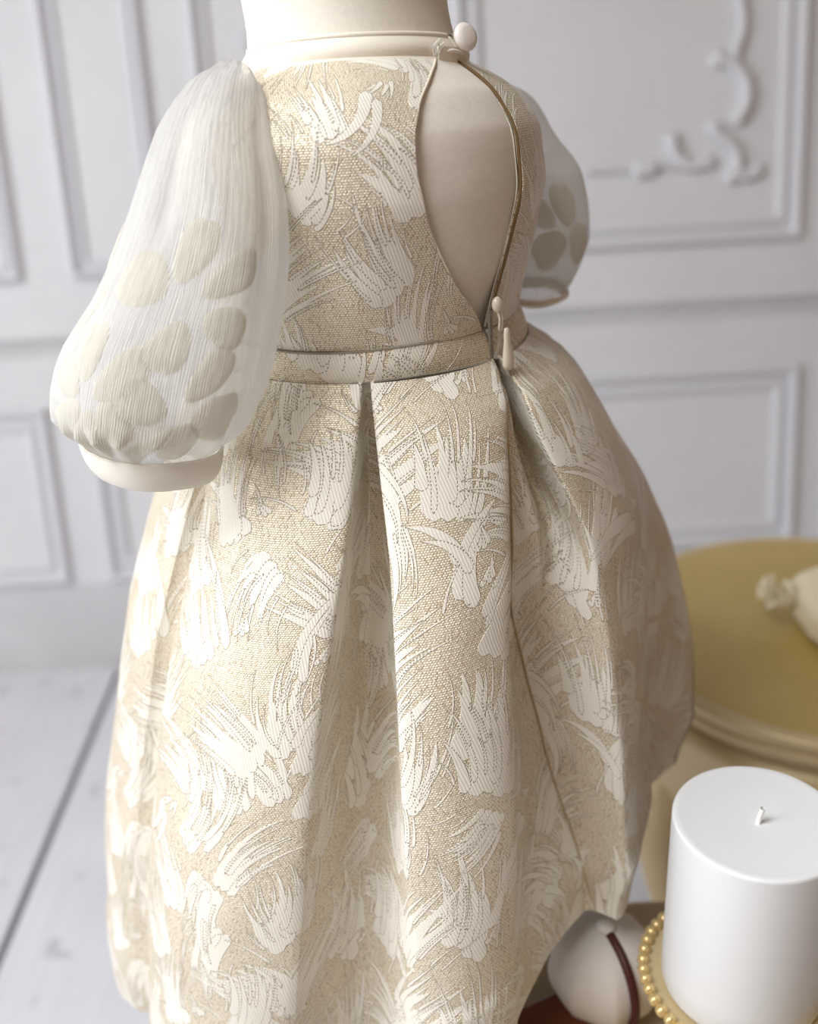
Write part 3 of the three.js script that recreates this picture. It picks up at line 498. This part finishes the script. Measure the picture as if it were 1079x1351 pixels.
// ---------------------------------------------------------------- gold table with its favour
const TAB = [0.402, 0, -0.86], TY = 0.50;
{
  const t = thing('round_table', 'round gold painted side table with a moulded rim, behind the dress at the right', 'table', TAB);
  part(t, 'tabletop', (() => { const g = lathe([[0, TY], [0.165, TY], [0.180, TY - 0.0005], [0.184, TY - 0.001]], 96); const p = g.attributes.position, uv = g.attributes.uv; for (let i = 0; i < p.count; i++) uv.setXY(i, p.getX(i) / 0.3, p.getZ(i) / 0.3); return g; })(), goldPaint);
  part(t, 'rim', lathe([[0.182, TY - 0.002], [0.186, TY + 0.001], [0.193, TY + 0.000], [0.197, TY - 0.004], [0.196, TY - 0.009], [0.191, TY - 0.012], [0.191, TY - 0.016], [0.195, TY - 0.019], [0.195, TY - 0.023], [0.189, TY - 0.026], [0.186, TY - 0.034], [0.170, TY - 0.034], [0.10, TY - 0.03]], 96), goldPale);
  part(t, 'apron', lathe([[0.10, TY - 0.034], [0.186, TY - 0.034], [0.188, TY - 0.06], [0.190, TY - 0.09], [0.186, TY - 0.12], [0.178, TY - 0.145], [0.174, TY - 0.155], [0.166, TY - 0.16], [0.10, TY - 0.16]], 96), goldPale);
  for (let k = 0; k < 4; k++) {
    const a = R(198 + k * 90), leg = part(t, 'leg', (() => {
      const P = [[0.155, TY - 0.10], [0.172, TY - 0.15], [0.176, TY - 0.19], [0.165, TY - 0.26], [0.150, TY - 0.34], [0.158, TY - 0.43], [0.178, TY - 0.49]], rad = [0.022, 0.027, 0.026, 0.022, 0.014, 0.012, 0.015];
      return sheet(16, 40, (u, v) => { const s = v * (P.length - 1), i = min(P.length - 2, floor(s)), f = s - i, x = lerp(P[i][0], P[i + 1][0], f), y = lerp(P[i][1], P[i + 1][1], f), r = lerp(rad[i], rad[i + 1], f), q = u * 2 * PI; return [x + r * cos(q), y - 0.001, r * sin(q), u, v]; }, 0, true);
    })(), goldPale);
    leg.rotation.y = a;
    const knob = part(leg, 'carved_knob', (() => { const g = new THREE.TorusGeometry(0.008, 0.0045, 10, 24); g.rotateY(PI / 2); g.translate(0.198, TY - 0.175, 0); const s = new THREE.SphereGeometry(0.006, 14, 10); s.translate(0.197, TY - 0.175, 0); return mergeGeometries([g, s]); })(), goldDark, 'dark carved scroll');
  }
  // cream cloth favour on the table: a rounded parcel with a gathered end and blue-grey print
  const f = thing('wrapped_favor', 'small cream cloth wrapped favor with a gathered frill, lying on the gold table', 'favor', [0.424, TY, -0.846]); f.scale.setScalar(1.18);
  const body = (u, v) => { const a = u * 2 * PI, e = (v - 0.5) * PI, n = 0.62, ce = pow(cos(e), n), se = Math.sign(sin(e)) * pow(abs(sin(e)), n), x = 0.046 * ce * Math.sign(cos(a)) * pow(abs(cos(a)), 0.75), z = 0.052 * ce * Math.sign(sin(a)) * pow(abs(sin(a)), 0.75), w = 1 + 0.03 * noise(x * 60, se * 3, z * 60); return [x * w, 0.022 + 0.022 * se * w, z * w, u * 0.2, v * 0.06]; };
  part(f, 'parcel', sheet(64, 32, body, 0, true), favorCloth);
  part(f, 'frill', (() => { const parts = []; for (let k = 0; k < 3; k++) parts.push(sheet(30, 6, (u, v) => { const a = R(lerp(120, 250, u)), r = lerp(0.010, 0.026 - k * 0.004, v), wv = 0.004 * v * sin(u * 22 + k * 2); return [-0.052 + r * cos(a) * 0.8, 0.028 + wv + k * 0.005 * v, -0.018 + r * sin(a), u, v]; }, 0.001)); return mergeGeometries(parts); })(), favorCloth);
  part(f, 'tie', (() => { const g = new THREE.TorusGeometry(0.009, 0.003, 8, 24); g.rotateY(PI / 2); g.translate(-0.049, 0.028, -0.018); return g; })(), favorCloth);
  for (const [x, z, rx, rz] of [[0.004, -0.022, 0.020, 0.013], [0.010, 0.012, 0.018, 0.012], [0.034, -0.006, 0.010, 0.012]]) part(f, 'printed_patch', (() => { const g = new THREE.SphereGeometry(1, 24, 12, 0, 2 * PI, 0, PI / 2); g.scale(rx, 0.0025, rz); g.translate(x, 0.0435, z); return g; })(), favorBlue);
}

// ---------------------------------------------------------------- low stand with the candle, beads and little things
const SY = 0.47;
{
  const s = thing('low_stand', 'low round tan stand under the candle at the bottom right corner', 'stand', [0.150, 0, -0.40]);
  part(s, 'stand_top', lathe([[0, SY], [0.148, SY], [0.154, SY - 0.003], [0.155, SY - 0.012], [0.150, SY - 0.020], [0, SY - 0.020]], 72), standWood);
  part(s, 'pedestal', lathe([[0.03, SY - 0.02], [0.028, SY - 0.10], [0.036, SY - 0.20], [0.026, SY - 0.30], [0.04, SY - 0.40], [0.075, 0.03], [0.085, 0.01], [0.085, 0.0], [0, 0]], 48), standWood);
  const CP = [0.1745, 0, -0.4160];
  const d = thing('candle_plate', 'footed gold plate with a beaded edge holding the white candle', 'plate', [CP[0], SY, CP[2]]);
  part(d, 'dish', lathe([[0, 0.078], [0.047, 0.078], [0.052, 0.081], [0.054, 0.080], [0.053, 0.076], [0.046, 0.072], [0.014, 0.066], [0.010, 0.04], [0.014, 0.014], [0.034, 0.006], [0.036, 0.0], [0, 0]], 64), goldPale);
  const bead = new THREE.SphereGeometry(0.0038, 12, 8), NB = 48;
  for (let k = 0; k < NB; k++) { const a = k / NB * 2 * PI, m = part(d, 'bead', bead, beadMat); m.position.set(0.0545 * cos(a), 0.082 + 0.0005 * sin(k * 5), 0.0545 * sin(a)); }
  const c = thing('pillar_candle', 'thick white pillar candle with an unlit wick, in the bottom right corner', 'candle', [CP[0], SY + 0.078, CP[2]]);
  const CH = 0.118, r = 0.0443;
  part(c, 'wax_body', lathe([[0, 0], [r - 0.003, 0], [r - 0.0008, 0.0012], [r, 0.004], [r, CH - 0.0022], [r - 0.0004, CH - 0.0008], [r - 0.0014, CH - 0.0001], [r - 0.004, CH - 0.0002], [r - 0.010, CH - 0.0010], [0.012, CH - 0.002], [0.004, CH - 0.0028], [0, CH - 0.003]], 96), wax);
  part(c, 'wick', tube([[0, CH - 0.004, 0], [0.0003, CH + 0.001, 0], [0.0010, CH + 0.005, 0.0004], [0.0012, CH + 0.008, 0.001]], 0.0014, 20, 8), wickMat);
  // half hidden under the hem: a white rounded pouch with a dark ribbon, and a brown wooden block
  const p = thing('round_pouch', 'small white rounded pouch with a dark red-brown ribbon, half hidden under the skirt hem', 'pouch', [0.108, SY, -0.468]);
  part(p, 'pouch_body', sheet(96, 40, (u, v) => { const a = u * 2 * PI, e = v * PI, rr = 0.037 * pow(sin(e), 0.85) * (1 - 0.07 * pow(abs(sin(a * 4)), 0.6) * sin(e)); return [rr * cos(a), 0.033 - 0.033 * cos(e), rr * sin(a), u, v]; }), pouchCloth);
  part(p, 'ribbon', tube(Array.from({ length: 20 }, (_, i) => { const e = lerp(0.35, 0.98, i / 19) * PI, rr = 0.0375 * pow(sin(e), 0.85) + 0.0006, a = R(72); return [rr * cos(a), 0.033 - 0.0335 * cos(e), rr * sin(a)]; }), 0.0028, 40, 8), ribbonMat, 'dark red-brown ribbon');
  part(p, 'pouch_knot', (() => { const g = new THREE.SphereGeometry(0.006, 14, 10); g.scale(1, 0.7, 1); g.translate(0, 0.068, 0); return g; })(), pouchCloth);
  const b = thing('wooden_block', 'small dark brown wooden block beside the white pouch, only a corner showing', 'block', [0.068, SY, -0.440]);
  part(b, 'block_body', (() => { const g = new RoundedBoxGeometry(0.05, 0.018, 0.04, 3, 0.004); g.rotateY(0.4); g.translate(0, 0.009, 0); return g; })(), brownWood);
}
renderer.render(scene, camera);
